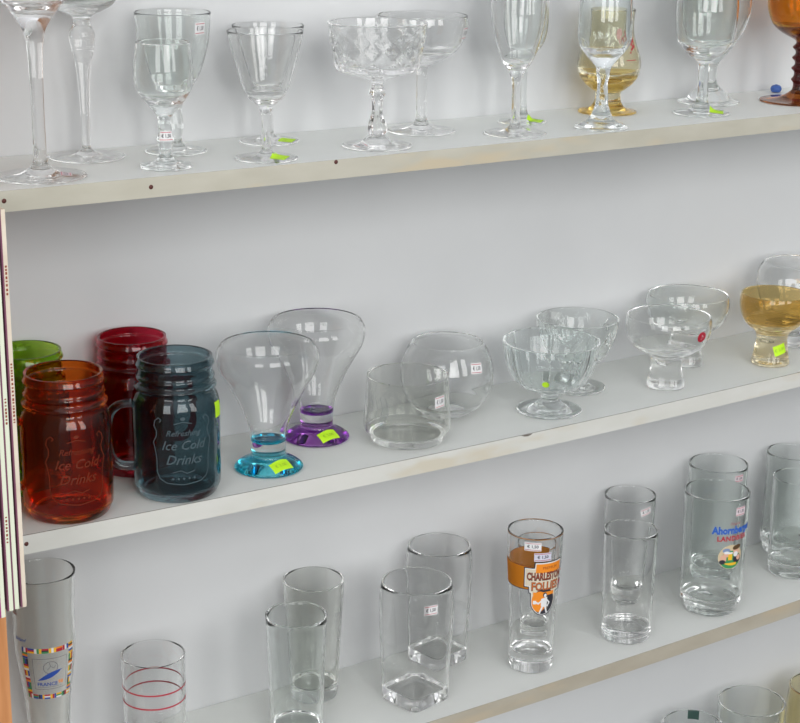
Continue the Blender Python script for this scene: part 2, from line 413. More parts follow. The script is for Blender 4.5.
# pair of conical glasses
for (x, y, s, lab, al, rc, k_) in ((.7645, -.121, 1.0, 'conical clear wine glass standing in front of its twin, green sticker on the foot', 62, 14, .2),
                              (.8129, -.0385, .965, 'conical clear wine glass standing behind its twin, green sticker on the foot', 76, 18, .0)):
    r = put('wine_glass', lab, 'wine glass', x, y, 1, ST)
    P = lathe(r, [(116.9*s, 35), (104.3*s, 32.3), (90.8*s, 29.0), (77.2*s, 25.0), (65*s, 21), (56.5*s, 16), (50.5*s, 9.2), (44, 5), (38, 4.2), (12.7, 4.2), (7.5, 5.6)]+foot(29.3, 6.2, 5.5, 1.5),
              1.3, 52, 12, [('bowl', 44, CLEAR), ('stem', 6.5, CLEAR), ('foot', -9, CLEAR)])
    foot_sticker(r, P, x, y, al, rc, 6, neon_price(20, 14), k_)
# cut compote
x, y = .892, -.111
r = put('dessert_coupe', 'wide cut-glass coupe with diamond pattern on a knobbed faceted stem', 'dessert glass', x, y, 1, ST)
def diam(ph, h, rr):
    if 76 < h < 113:
        a = ph*14/(2*pi); b = (h-77)/17.5
        d = abs(((a+b*.5) % 1)-.5)+abs(((a-b*.5) % 1)-.5)
        k = min(1, (h-76)/3, (113-h)/4)
        g = max(0, 1-abs(((a+b) % 1)-.5)*2/.35)+max(0, 1-abs(((a-b) % 1)-.5)*2/.35)
        return rr-k*1.5*min(1.2, g)+k*.5*d
    if 8 < h < 62:
        return facet(6, 1.0)(ph, h, rr*1.06)
    if h <= 8 and rr < 30: return rr+.5*cos(ph*12)*min(1, rr/20)
    return rr
P = lathe(r, [(118.9, 48.2), (113, 47.2), (97.2, 44.8), (80, 41.8), (75.3, 40.6), (73, 38.4), (70.5, 31), (67.7, 21), (65, 12), (62, 7), (58.1, 6), (54, 7.6), (51.4, 8.4), (48, 7.2), (44.7, 5.8), (36, 5.4), (30, 6.5), (23.4, 9.2), (15.6, 9.9), (12.5, 8.6), (10.7, 8), (8, 11)]+foot(34, 11, 8, 1.8, .3),
          2.2, 74, 6, [('bowl', 63, CRYSTAL), ('stem', 9, CRYSTAL), ('foot', -9, CRYSTAL)], mod=diam, seg=168, rows=6, sharp=60)
foot_sticker(r, P, x, y, -48, 21, 9, white_price(15, 11, '€ 2,50'), -.25, 'white price sticker')
# champagne coupe
x, y = .9812, -.0549
r = put('champagne_saucer', 'clear shallow champagne saucer on a straight stem, sticker at its right rim', 'champagne glass', x, y, 1, ST)
P = lathe(r, [(117.3, 45.6), (107.4, 46), (94.5, 43), (84, 36.5), (76, 27), (70.5, 16), (67, 8), (63, 5.6), (40, 5.3), (16.7, 5.6), (9, 7.4)]+foot(35.5, 8.2, 7.5, 1.6),
          1.5, 73, 14, [('bowl', 65, CLEAR), ('stem', 8, CLEAR), ('foot', -9, CLEAR)])
sticker(r, P, x, y, 72, 101, white_price(14, 12, '€ 2,00'))
# flutes
x, y = 1.0569, -.1142
r = put('wine_flute', 'slender clear flute glass standing in front of another flute', 'flute glass', x, y, 1, ST)
P = lathe(r, [(178, 25), (160, 27.6), (134, 28.4), (112.5, 27), (94.6, 23.1), (80.7, 18.6), (70, 13.2), (62, 8), (55, 5.2), (45, 4.6), (14.1, 4.6), (8, 6.6)]+foot(32.1, 7.5, 6, 1.5),
          1.4, 66, 16, [('bowl', 58, CLEAR), ('stem', 7, CLEAR), ('foot', -9, CLEAR)])
x, y = 1.109, -.057
r = put('wine_flute', 'slender clear flute glass at the back with a green sticker on its foot', 'flute glass', x, y, 1, ST)
P = lathe(r, [(172, 20.5), (150, 22.5), (127.8, 24), (107.2, 24.6), (91.7, 23), (81.4, 19), (73, 12.6), (66.5, 6.5), (58, 4), (20.6, 4.2), (10, 6)]+foot(25.5, 7, 7, 1.5),
          1.4, 73, 14, [('bowl', 65, CLEARG), ('stem', 9, CLEARG), ('foot', -9, CLEARG)])
foot_sticker(r, P, x, y, 85, 14, 9, neon_price(19, 15, True), -.1)
# tall glass with twisted stem
x, y = 1.159, -.127
r = put('goblet', 'clear goblet with a twisted faceted stem and scalloped foot before the amber beer glass', 'goblet', x, y, 1, ST)
def twist(ph, h, rr):
    if 22 < h < 64: return facet(6, 1.0, twist=.05)(ph, h, rr*1.08)
    if h <= 12 and rr > 12: return rr*(1+.035*cos(7*ph))
    if 66 < h < 92: return facet(10, .8)(ph, h, rr*1.02)
    return rr
P = lathe(r, [(160, 25.3), (132.4, 27), (102.2, 27.9), (92, 27.6), (84, 24.6), (74.5, 17.8), (66.5, 10.8), (61.6, 7.4), (51.4, 5.9), (35.9, 5.5), (25.6, 6.9), (19, 8.6), (12, 11.6), (8, 15), (5.4, 20.5), (3.6, 25.8), (1.6, 27.4), (.15, 26.8), (.15, 26.8), (.15, 12), (.15, 0)],
          1.5, 78, 10, [('bowl', 64, AQUA), ('stem', 17, AQUA), ('foot', -9, AQUA)], mod=twist, seg=84)
# amber beer glass
x, y = 1.237, -.0434
r = put('beer_goblet', 'short pale amber beer goblet with a red print and amber foot', 'beer glass', x, y, 1, ST)
P = lathe(r, [(112.3, 26.4), (104, 25.4), (95.1, 25.2), (86, 26), (78.9, 27.8), (62.7, 33.2), (51.8, 34.8), (40.8, 32.6), (32.5, 27), (26, 19.5), (23, 15), (20, 14), (15, 14), (12, 15)]+foot(32.4, 15, 11, 2, .4),
          1.6, 36, 14, [('bowl', 42, HONEY), ('lower_bowl', 23, HONEYD), ('stem', 11.5, STRAW), ('foot', -9, HONEYD)])
A = Print()
A.line([(-2, -9), (2, -6), (-2, -3), (2.5, 0), (-1.5, 3), (2, 6), (0, 10)], 2.0, REDINK); A.line([(3.5, -7), (3.5, 8)], .9, REDINK); A.disc(-4, -12, 1, 1, REDINK)
sticker(r, P, x, y, 54, 80, A, name='printed_logo', label='small red printed script')
A = Print(); A.rect(-7, 7, -.4, .4, REDINK); sticker(r, P, x, y, 45, 60, A, name='printed_line', label='thin red printed line')
A = Print(); A.disc(0, 0, 4.5, 6, plain('faded_red_ink', (.55, .30, .25))); sticker(r, P, x, y, 28, 88, A, name='printed_emblem', label='faded red printed oval')
# pair of tulip goblets
x, y = 1.321, -.1039
r = put('goblet', 'clear rounded goblet standing in front, green sticker on its foot', 'goblet', x, y, 1, ST)
P = lathe(r, [(155, 30), (123.5, 33.4), (102.1, 33.7), (82.8, 31.4), (73, 26.2), (65, 18.8), (60, 11), (55, 7), (48, 6), (20.6, 6.1), (11, 8)]+foot(31, 8.6, 9, 2),
          1.5, 68, 16, [('bowl', 57, CLEARG), ('stem', 10, AQUA), ('foot', -9, AQUA)], mod=facet(8, .7, 11, 54))
foot_sticker(r, P, x, y, 78, 17, 10, neon_price(20, 15), .2)
x, y = 1.3877, -.0431
r = put('goblet', 'larger clear tulip goblet with a thick flared foot, standing behind the front goblet', 'goblet', x, y, 1, ST)
P = lathe(r, [(156, 38), (135, 42), (116.2, 43), (99.4, 41.4), (82.5, 35.8), (66, 26), (54, 17), (46, 10), (40, 8.2), (31.5, 8), (24, 8.5), (18, 12), (12, 19)]+foot(35.8, 22, 9, 2.4),
          1.6, 62, 16, [('bowl', 44, CLEARG), ('stem', 18, CLEARG), ('foot', -9, AQUA)])
# cognac-coloured goblet at the right
x, y = 1.4877, -.0888
r = put('goblet', 'dark orange-brown goblet with a ringed ruby stem at the right edge of the top shelf', 'goblet', x, y, 1, ST)
P = lathe(r, [(165, 37.4), (140, 42), (115.7, 43.8), (102.2, 42.2), (90, 37.5), (82, 30.5), (76, 21), (71.5, 12), (69, 8.6), (66, 8.6), (62, 11.8), (58, 8.6), (54, 8.4), (50, 11.8), (46, 8.6), (42, 8.4), (38, 11.8), (34, 8.6), (29, 8.6), (25, 11.2), (21, 8.6), (15, 8.8), (12, 10.5)]+foot(45.4, 12, 11.5, 1.8, .4),
          2.2, 80, 16, [('bowl', 88, COGNAC), ('lower_bowl', 69.9, DBROWN), ('stem', 13, RUBY), ('foot', -9, BRONZE)])
x, y = 1.517, -.022
r = put('glass_pebble', 'tiny blue glass piece behind the ringed stem of the brown goblet', 'ornament', x, y, 1)
lathe(r, [(9, 2), (8, 5), (4.5, 6.8), (1, 5.5), (.1, 3), (.1, 0)], .8, 4, 3, [('body', -9, plain('blue_glaze', (.06, .14, .45), .3))], seg=20)

# ---------------------------------------------------------------- mason jar mugs
MG = 'coloured mason jar mugs'
def mug(x, y, label, mm, handle_al, emboss=True, sc=1.0):
    r = put('jar_mug', label, 'mug', x, y, 2, MG); r.scale = (sc, sc, 1)
    def sq(ph, h, rr):
        k = max(0, min(1, (102-h)/14))*max(0, min(1, h/5))
        return rr*(1+k*.01*(cos(4*(ph-front(x, y)-pi/4))))
    P = lathe(r, [(134, 35), (131, 35.4), (128.5, 36.4), (127, 36.6), (125, 35.2), (119, 35.1), (116.5, 36.4), (114.5, 36.6), (112.5, 35.4), (110, 35.6), (107.5, 38.2), (105.8, 38.4), (104, 37), (101, 37.0), (97, 39.2), (91, 41), (84, 41.5), (50, 41.5), (16, 41.3), (9, 40.2), (4, 37.8), (1.2, 35.8), (.1, 34), (.1, 34), (1.2, 26), (1.6, 0)],
              2.6, 6, 6, [('neck', 103, mm), ('body', -9, mm)], mod=sq, imod=sq, rows=4, seg=80)
    # handle: a tube swept along a D
    az = front(x, y)+radians(handle_al); pts = []
    for i in range(25):
        t = i/24; a = pi*(1-t)-pi/2
        pts.append((40.9+23*max(0, cos(a))**.62, 58+31*sin(a)*abs(sin(a))**-.25 if abs(sin(a)) > 1e-3 else 58))
    v, f = [], []; n = 10
    for i, (rr, h) in enumerate(pts):
        p0 = pts[max(0, i-1)]; p1 = pts[min(24, i+1)]; dr, dh = p1[0]-p0[0], p1[1]-p0[1]; L = sqrt(dr*dr+dh*dh) or 1
        nr, nh = dh/L, -dr/L
        for k in range(n):
            b = 2*pi*k/n; o1 = 4.2*cos(b); o2 = 6.2*sin(b)
            R_, H_ = rr+nr*o1, h+nh*o1
            v.append(((R_*cos(az)-o2*sin(az))/1000, (R_*sin(az)+o2*cos(az))/1000, H_/1000))
    for i in range(24):
        for k in range(n): f.append((i*n+k, i*n+(k+1) % n, (i+1)*n+(k+1) % n, (i+1)*n+k))
    f += [tuple(range(n))[::-1], tuple(24*n+k for k in range(n))]
    link('handle', v, f, mm, r, smooth=True, sharp=60)
    return r, P
EMB = {}
def emb(mm, bright):
    m2 = plain('embossed_'+mm.name, bright, .25, .6); return m2
def embossing(r, P, x, y, al, mm, bright):
    A = Print(); M2 = emb(mm, bright)
    A.text('Refreshing', 0, 17, 8, M2, 0, bold=.05, shear=.35, rot=.0, sx=.95)
    A.text('Ice Cold', 0, 5, 12.5, M2, 0, bold=.1, shear=.35, sx=.95)
    A.text('Drinks', 0, -9, 13, M2, 0, bold=.1, shear=.35, sx=.95)
    # curly bracket frame
    for s in (-1, 1):
        pts = [(s*6, 34), (s*14, 31), (s*22, 32), (s*26, 29), (s*27, 24), (s*24.5, 19), (s*25, 14), (s*28, 8), (s*26.5, 2), (s*25, -8), (s*25, -20), (s*22.5, -27), (s*16, -31), (s*8, -32), (s*0, -33)]
        A.line(pts[3:], .9, M2)
        A.line([(s*26, 29), (s*22.5, 32), (s*20, 30), (s*21.5, 28)], .8, M2)
    for i in range(-2, 3): A.disc(i*5, -27, 1.1, 1.1, M2, n=8)
    A.disc(0, 31, 2.4, 1.7, M2, n=10); A.line([(-10, -21), (-3, -19), (3, -22), (10, -20)], .9, M2); A.text('LIBERTY', 0, -34, 5, M2) if False else None
    A.line([(-8, 26), (0, 28), (8, 26)], .8, M2)
    o = A.wrap('embossed_lettering', r, P, front(x, y)+radians(al), 54, off=.25, squash=1.006); o['label'] = 'raised script lettering in a curly frame'
x, y = .556, -.1195
r, P = mug(x, y, 'orange glass jar mug at the front left of the mug group', ORANGE, -90)
embossing(r, P, x, y, 12, ORANGE, (.17, .022, .005))
x, y = .666, -.1195
r, P = mug(x, y, 'blue-grey glass jar mug with raised script, handle turned left', BLUE, -88)
embossing(r, P, x, y, 8, BLUE, (.06, .088, .10))
A = Print(); grid_rect(A, 11, 15, NEON); sticker(r, P, x, y, 66, 86, A, label='neon green price sticker', off=.9)
x, y = .6595, -.0395
r, P = mug(x, y, 'red glass jar mug standing behind the blue-grey mug', RED, 98, sc=.94)
x, y = .552, -.0395
r, P = mug(x, y, 'green glass jar mug at the back left behind the orange mug', GREEN, -78, sc=.94)

# ---------------------------------------------------------------- sundae glasses on coloured feet
SG = 'clear sundae glasses on coloured feet'
for x, y, s, lab, cm, cn in ((.7715, -.106, 1.0, 'clear sundae glass with a teal foot, beside the blue-grey mug', TEAL, 'teal foot'),
                         (.8585, -.0515, 1.0, 'clear sundae glass with a purple foot, standing behind the teal-footed one', PURPLE, 'purple foot')):
    r = put('sundae_glass', lab, 'sundae glass', x, y, 2, SG)
    P = lathe(r, [(127.1, 45.5), (125, 47), (120, 49.6), (114.5, 50.3), (108, 49.5), (100, 46.8), (90, 41), (80, 35.4), (65, 28), (50, 21.4), (40, 18.6), (30, 17.5), (24, 17.1), (17.7, 16.9), (14, 17.3), (12.6, 18.4), (10.8, 21), (8, 27), (5, 31.5), (2.6, 33.9), (1, 33.6), (.12, 32), (.12, 32), (.12, 15), (.12, 0)],
              1.6, 31, 3, [('bowl', 13.2, CLEAR), ('foot', -9, cm)])
    # coloured disc of the foot's dome seen through the thick clear base
    v, f, n = [(0, 0, .0302)], [], 40
    for k in range(n): a = 2*pi*k/n; v.append((.0158*cos(a), .0158*sin(a), .0306))
    for k in range(n): a = 2*pi*k/n; v.append((.0150*cos(a), .0150*sin(a), .0288))
    for k in range(n):
        k2 = (k+1) % n; f.append((0, 1+k, 1+k2)); f.append((1+k, 1+n+k, 1+n+k2, 1+k2))
    v.append((0, 0, .0285)); f += [(1+2*n, 1+n+(k+1) % n, 1+n+k) for k in range(n)]
    o = link('tinted_disc', v, f, cm, r, smooth=True, sharp=40); o['label'] = 'coloured layer at the bottom of the bowl'
    foot_sticker(r, P, x, y, 30, 24, 14, neon_price(22, 11.5, True), .12)

# ---------------------------------------------------------------- low tumbler and fish-bowl glass
x, y = .9368, -.1035
r = put('low_tumbler', 'low wide clear tumbler with a stepped base and a price sticker', 'tumbler', x, y, 2)
P = lathe(r, [(70.2, 42.3), (60, 42.9), (42.7, 43.6), (24, 45.2), (17, 45.4), (12.5, 44.6), (10, 41), (8.5, 39.2), (6, 38.6), (2, 37.6), (.4, 36.4), (.15, 35), (.15, 35), (.15, 12), (.15, 0)],
          2.0, 7, 4, [('body', 12.2, GREYG), ('base', -9, GREYG)])
sticker(r, P, x, y, 50, 50, white_price(15, 12, '€ 1,50'))
A = Print()
for k in range(5): A.line([(k*7-14, -12), (k*7-11, 2), (k*7-15, 13)], .5, ETCH)
sticker(r, P, x, y, -48, 42, A, name='etched_flower', label='faint etched lines')
x, y = 1.0207, -.0535
r = put('bowl_glass', 'spherical clear fish-bowl glass with a price sticker behind the low tumbler', 'glass bowl', x, y, 2)
P = lathe(r, [(81, 38.2), (79, 39.2), (74, 43), (62, 48), (48, 50.6), (36, 50), (24, 46.3), (14, 40), (6.5, 32), (2, 25.5), (.3, 22), (.3, 22), (1.2, 12), (1.6, 0)],
          1.7, 3.6, 12, [('body', 3.2, CLEAR), ('base', -9, AQUA)])
sticker(r, P, x, y, 41, 62, white_price(15, 11, '€ 1,50'), -.1)

# ---------------------------------------------------------------- dessert dishes
DG = 'clear dessert dishes on the middle shelf'
x, y = 1.1223, -.105
r = put('dessert_dish', 'fluted clear dessert dish with panelled bowl and round foot, in front of the zigzag one', 'dessert dish', x, y, 2, DG)
def flute(ph, h, rr):
    k = max(0, min(1, (h-22)/12)); a = (ph*14/(2*pi)) % 1
    return facet(14, 1.0)(ph, h, rr*1.012)*k+rr*(1-k)
P = lathe(r, [(79.5, 53.4), (70, 52), (56, 48.8), (44, 44.2), (34.5, 38.4), (28, 30), (24, 20), (21, 12.6), (17, 10), (13, 10), (10.5, 12.5)]+foot(35.6, 14, 9.5, 2.4, .4),
          2.4, 26, 12, [('bowl', 21, AQUA), ('stem', 10.5, AQUA), ('foot', -9, AQUA)], mod=flute, imod=lambda ph, h, rr: rr*.985, seg=140, sharp=15)
A = Print()
A.disc(0, 0, 4, 3.6, NEON); sticker(r, P, x, y, -6, 42, A, label='small neon green price dot')
x, y = 1.198, -.0555
r = put('dessert_dish', 'clear dessert dish with a zigzag cut band, behind the fluted one', 'dessert dish', x, y, 2, DG)
def zig(ph, h, rr):
    if 34 < h < 80:
        a = (ph*9/(2*pi)) % 1; z = 48+24*abs(2*a-1)
        d = abs(h-z); return rr-1.9*max(0, 1-d/4.2)
    return rr
P = lathe(r, [(82, 46.6), (74, 46.2), (66, 44.8), (54, 41), (43, 35.8), (35, 29.6), (29.5, 19.5), (25, 10.5), (20, 8.8), (12, 8.8), (8, 11.5)]+foot(34.5, 13, 7, 2, .4),
          2.2, 32, 12, [('bowl', 25, CLEARG), ('stem', 8, CLEARG), ('foot', -9, CLEARG)], mod=zig, seg=162, sharp=60)
sticker(r, P, x, y, -146, 73, white_price(14, 9, '€ 1,50'), .2)
FG = 'footed glass bowls on thick stems'
def thick_bowl(x, y, label, mb, ms, sq=True, s=1.0, wide=1.0):
    r = put('footed_bowl', label, 'dessert dish', x, y, 2, FG)
    def squ(ph, h, rr):
        if h > 34*s or not sq: return rr
        k = min(1, (34*s-h)/6); a = 4*(ph-front(x, y)-pi/4); return rr*(1+k*.05*cos(a))
    w = wide
    P = lathe(r, [(82.9*s, 47.4*w), (79.5*s, 48.4*w), (73*s, 49.2*w), (65.8*s, 48.6*w), (56*s, 45*w), (47*s, 38*w), (41*s, 28.5*w), (37*s, 20), (30*s, 18.4), (24*s, 18.7), (13*s, 20.4), (5*s, 22.2), (1.4, 22.6), (.15, 21.8), (.15, 21.8), (1.6, 14), (3.2, 9), (3.4, 0)],
              1.8, 43*s, 13, [('bowl', 37*s, mb), ('stem', -9, ms)], mod=squ)
    return r, P
x, y = 1.2893, -.1061
r, P = thick_bowl(x, y, 'clear footed bowl with a round red sticker on its side', CLEAR, CRYSTAL)
A = Print(); A.disc(0, 0, 6.8, 5.9, plain('red_sticker_paper', (.42, .01, .03), .4), 0, 24); A.text('i', -.6, 0, 7.5, WHITE, 1, bold=.25, shear=.2); A.text('7', 1.6, -.4, 4, WHITE, 1)
sticker(r, P, x, y, 50, 68, A, name='round_sticker', label='round red maker sticker with white letter')
x, y = 1.366, -.0535
r, P = thick_bowl(x, y, 'clear footed bowl standing behind the one with the red sticker', CLEARG, CRYSTAL, s=1.02)
sticker(r, P, x, y, 22, 36, white_price(8, 6, '€ 2'))
x, y = 1.452, -.1092
r, P = thick_bowl(x, y, 'amber footed bowl with a green sticker on its thick stem', AMBER, glass('pale_amber_glass', (.92, .82, .58)), sq=False, s=1.03, wide=.825)
sticker(r, P, x, y, 33, 21, neon_price(16, 12, True), .28, label='neon green price sticker')
# clear tumbler-like brandy glass at the far right
x, y = 1.536, -.061
r = put('brandy_glass', 'clear rounded stemmed glass at the right edge behind the amber bowl', 'stemmed glass', x, y, 2)
P = lathe(r, [(100.8, 39.2), (96, 43.6), (84.4, 47.6), (66, 46.6), (50, 41.5), (38, 31.5), (29, 18), (23, 11), (14, 9.6), (8, 12)]+foot(31.1, 14, 7, 2),
          1.5, 33, 16, [('bowl', 23, CLEAR), ('stem', 9, CLEAR), ('foot', -9, CLEAR)])

# ================================================================ third shelf: tumblers
TG = 'tall tumblers on the third shelf'
# tall beer glass with the flag frame
x, y = .5505, -.055
r = put('wheat_beer_glass', 'tall curved beer glass printed with a frame of flags and a football emblem', 'beer glass', x, y, 3)
P = lathe(r, [(224, 32), (205, 30.6), (190, 29.6), (172, 29.4), (155, 29.6), (138, 28.6), (118, 26), (95, 23), (70, 21), (45, 20.4), (25, 21.5), (12, 24), (4, 26), (.3, 26), (.1, 25), (.1, 25), (.1, 0)],
          2.0, 18, 6, [('body', 20, GREYG), ('base', -9, GREYG)])
A = Print()
FL = [BLUEINK, WHITE, REDINK, YEL, GRNINK, REDINK, WHITE, BLUEINK, ORINK, GRNINK, INK, REDINK, YEL]
def flagrow(x0, x1, y0, y1, n, vert, off):
    for i in range(n):
        a, b = (x0+(x1-x0)*i/n, x0+(x1-x0)*(i+1)/n) if not vert else (y0+(y1-y0)*i/n, y0+(y1-y0)*(i+1)/n)
        for j in range(3):
            c = FL[(i*3+j*(1+i % 3)+off) % len(FL)]
            if not vert: A.rect(a, b-.3, y0+(y1-y0)*j/3, y0+(y1-y0)*(j+1)/3, c) if i % 2 else A.rect(a+(b-a)*j/3, a+(b-a)*(j+1)/3-.1, y0, y1, c)
            else: A.rect(x0+(x1-x0)*j/3, x0+(x1-x0)*(j+1)/3, a, b-.3, c) if i % 2 else A.rect(x0, x1, a+(b-a)*j/3, a+(b-a)*(j+1)/3, c)
HW, HV = 26, 28
flagrow(-HW, HW, HV-5, HV, 8, False, 0); flagrow(-HW, HW, -HV, -HV+5, 8, False, 4)
flagrow(-HW, -HW+6, -HV+5, HV-5, 7, True, 2); flagrow(HW-6, HW, -HV+5, HV-5, 7, True, 7)
bx0, bx1, by0, by1 = -15.5, 17, -17, 17
A.line([(bx0, by0), (bx1, by0), (bx1, by1), (bx0, by1), (bx0, by0)], .5, GREYINK)
A.ringd(1, 7, 7, .6, GREYINK); A.line([(-2, 5), (1, 8.5), (4, 6), (5.5, 9)], .5, GREYINK); A.line([(1, 8.5), (0, 12)], .5, GREYINK)
A.column(lambda u: -7+(u+12)*.42-(1.2 if u < 10 else 0)*sin((u+12)/25*pi)*2.2, lambda u: -7+(u+12)*.42+sin((u+12)/25*pi)*3.2+.1, -12, 13, BLUEINK, 1)
A.text('FRANCE', -2.5, -11.5, 5.6, BLUEINK, 1, bold=.12, sx=1.0); A.text('98', 11.2, -10.6, 5.6, ORINK, 1, bold=.12)
A.line([(-12, -14.6), (12, -14.6)], .4, GREYINK)
sticker(r, P, x, y, 6, 128, A, name='printed_emblem', label='printed square of small flags round a football emblem')
A = Print(); A.text('Bitland', 0, 0, 5, BLUEINK, 0, bold=.1, shear=.3); sticker(r, P, x, y, -52, 163, A, name='printed_script', label='small blue script')
sticker(r, P, x, y, -66, 192, white_price(9, 11, '€ 2', plain('grey_paper', (.52, .52, .52))), label='greyish price sticker')

x, y = .658, -.068
r = put('straight_tumbler', 'clear straight tumbler with two thin red rings below its rim', 'tumbler', x, y, 3, TG)
P = lathe(r, [(115, 32.2), (60, 31.6), (8, 30.8), (2, 30.2), (.2, 28.5), (.2, 28.5), (.2, 0)], 2.2, 9, 3, [('body', 9, CLEAR), ('base', -9, CLEAR)])
for hh in (84, 69):
    A = Print(); A.rect(-pi*(32.1+.1), pi*(32.1+.1), -.85, .85, REDINK); A.wrap('red_ring', r, P, 0, hh, off=.1)['label'] = 'thin red painted ring'
A = Print(); A.text('0,2 l', 0, 0, 4, GREYINK); A.line([(-1, -5), (1, -5)], .6, GREYINK); sticker(r, P, x, y, 62, 82, A, name='fill_mark', label='tiny grey fill mark')

x, y = .8046, -.1009
r = put('straight_tumbler', 'clear narrow tumbler standing before the dark-rimmed one, cut by the lower frame', 'tumbler', x, y, 3, TG)
P = lathe(r, [(135.6, 31.9), (84, 30), (40, 28.3), (11, 27), (4, 26.5), (.6, 25.6), (.15, 24), (.15, 24), (.15, 0)], 2.2, 14, 3, [('body', 14, CLEARG), ('base', -9, CLEARG)])
x, y = .864, -.0345
r = put('straight_tumbler', 'clear tumbler with dark rim and small etched letters near the wall', 'tumbler', x, y, 3, TG)
P = lathe(r, [(136.1, 33.2), (111.4, 32.2), (63.8, 29.5), (15.5, 27), (6, 26.4), (.8, 25.6), (.15, 24), (.15, 24), (.15, 0)], 2.6, 16, 3, [('body', 16, GREYG), ('base', -9, CLEARG)])
A = Print(); A.text('O', 0, 3, 6.5, ETCH, 0, bold=.05); A.text('LE', 0, -4, 5, ETCH); A.line([(-3, 9), (3, 9)], .4, ETCH); sticker(r, P, x, y, 50, 100, A, name='etched_mark', label='faint etched letters')

def square_glass(x, y, H, rt, lab, st):
    r = put('square_tumbler', lab, 'tumbler', x, y, 3, 'square-based tumblers'); a0 = front(x, y)
    def sqm(amp):
        def f(ph, h, rr):
            k = max(0, min(1, 1-(h-12)/(H-12)))**.75; p = ph-a0; n = 2+k*5
            c, s_ = abs(cos(p-pi/4)), abs(sin(p-pi/4))
            # superellipse with a corner toward the aisle; half side a
            side = rt*(1-.22*k)
            return (side*(c**n+s_**n)**(-1/n))*(rr/rt)
        return f
    P = lathe(r, [(H, rt), (H*.6, rt*.985), (H*.3, rt*.97), (10, rt*.96), (3, rt*.95), (.8, rt*.93), (.15, rt*.88), (.15, rt*.88), (.15, 0)], 2.0, 14, 3,
              [('body', 14, CLEAR), ('base', -9, CRYSTAL)], mod=sqm(1), imod=sqm(1), seg=96, sharp=50)
    if st:
        A = white_price(16, 11, '€ 1,50'); A.wrap('price_sticker', r, [(h, q*1.0) for h, q in P], a0+radians(24), 121, off=.6)['label'] = 'white price sticker'
    return r
square_glass(.952, -.1035, 139.3, 37.6, 'clear square-based tumbler with a price sticker, at the front of the third shelf', True)
square_glass(1.0265, -.0375, 140.5, 35.0, 'clear square-based tumbler standing behind its twin against the wall', False)

# printed tumbler with gold rim
x, y = 1.107, -.1083
r = put('printed_tumbler', 'tall gold-rimmed tumbler with an orange band and printed badge', 'beer glass', x, y, 3)
P = lathe(r, [(166.4, 31.2), (145, 30.9), (129, 30.3), (105, 28.7), (80.2, 27), (50, 25.6), (18.2, 25.2), (10, 25.4), (5, 24.8), (1.2, 24), (.15, 22.8), (.15, 22.8), (.15, 0)], 2.0, 20, 4, [('body', 20, CLEAR), ('base', -9, CRYSTAL)])
A = Print(); A.rect(-pi*31.3, pi*31.3, -.55, .55, GOLD); A.wrap('gold_rim', r, P, 0, 165.6, off=.1)['label'] = 'thin gold band round the rim'
b0 = 112
A = Print()
BANDM = plain('translucent_orange_ink', (.90, .30, .02), .5); _n = BANDM.node_tree.nodes; _l = BANDM.node_tree.links
_t = _n.new('ShaderNodeBsdfTranslucent'); _t.inputs[0].default_value = (.95, .36, .03, 1); _m = _n.new('ShaderNodeMixShader'); _m.inputs[0].default_value = .5
_l.new(_n['Principled BSDF'].outputs[0], _m.inputs[1]); _l.new(_t.outputs[0], _m.inputs[2]); _l.new(_m.outputs[0], _n['Material Output'].inputs[0])
A.column(lambda u: -14.5, lambda u: 13.5, -118, -9, BANDM, 0, 80)
A.line([(u, 13.7) for u in range(-118, -8, 4)], .8, BROWNINK, 1); A.line([(u, -14.7) for u in range(-118, -8, 4)], .8, INK, 1)
o = A.wrap('orange_band', r, P, front(x, y)+radians(12), b0+8, off=.1); o['label'] = 'orange printed band running round the glass'
A = Print()
def shape_hi(g):
    def f(u): return (20-g) if u > -10+g else (14.5-g if u > -20.5+g else -99)
    return f
def lo(g):
    def f(u):
        base = -30 if False else 0
        a = -6+g if u < -15+g else -12+g
        q = 15.5-g
        if abs(u-2) < q: a = min(a, -19-sqrt(max(0, q*q-(u-2)**2))+0)
        return a if u < 17.5 else -12+g
    return f
A.column(lo(0), shape_hi(0), -21, 23, INK, 0, 88); A.column(lo(1.0), shape_hi(1.0), -20, 22, WHITE, 1, 84); A.column(lo(1.8), shape_hi(1.8), -19.2, 21.2, plain('cream_ink', (.70, .62, .48)), 2, 84)
A.column(lambda u: 9, lambda u: 17.8 if u > -8.2 else 9, -8.2, 21.2, ORINK, 3, 40); 
A.text('CHARLESTON', 3.0, 5.0, 10.5, INK, 3.5, bold=.55, sx=.60); A.text('CHARLESTON', 3.0, 5.2, 10.5, BROWNINK, 4, bold=.25, sx=.60)
A.text('FOLLIES', 3.6, -5.0, 11.5, INK, 3.5, bold=.55, sx=.80); A.text('FOLLIES', 3.6, -4.8, 11.5, plain('rust_ink', (.55, .14, .03)), 4, bold=.2, sx=.80)
A.disc(2, -20, 13, 13, INK, 3, 28); A.disc(-3, -20, 8.5, 10.5, ORINK, 4, 24); A.column(lambda u: -14, lambda u: -10.5, -10, 14, ORINK, 4.5, 20)
A.disc(3, -13.5, 2.3, 2.6, INK, 5, 12); A.disc(3.4, -14.2, 1.6, 1.9, WHITE, 6, 12); A.column(lambda u: -25-(.3*u), lambda u: -17+.2*u, -1, 6, WHITE, 5, 10)
A.line([(0, -19), (-4, -22), (-8, -20)], 1.6, WHITE, 5); A.line([(5, -18), (9, -22), (7, -25)], 1.4, WHITE, 5); A.line([(1, -25), (-2, -31)], 1.9, WHITE, 5); A.line([(4, -25), (6, -31)], 1.9, WHITE, 5)
A.rect(-10, -6.5, -22.5, -19, WHITE, 5)
A.text('PREMIUM', 7, 13.6, 4, BROWNINK, 4, sx=1.0)
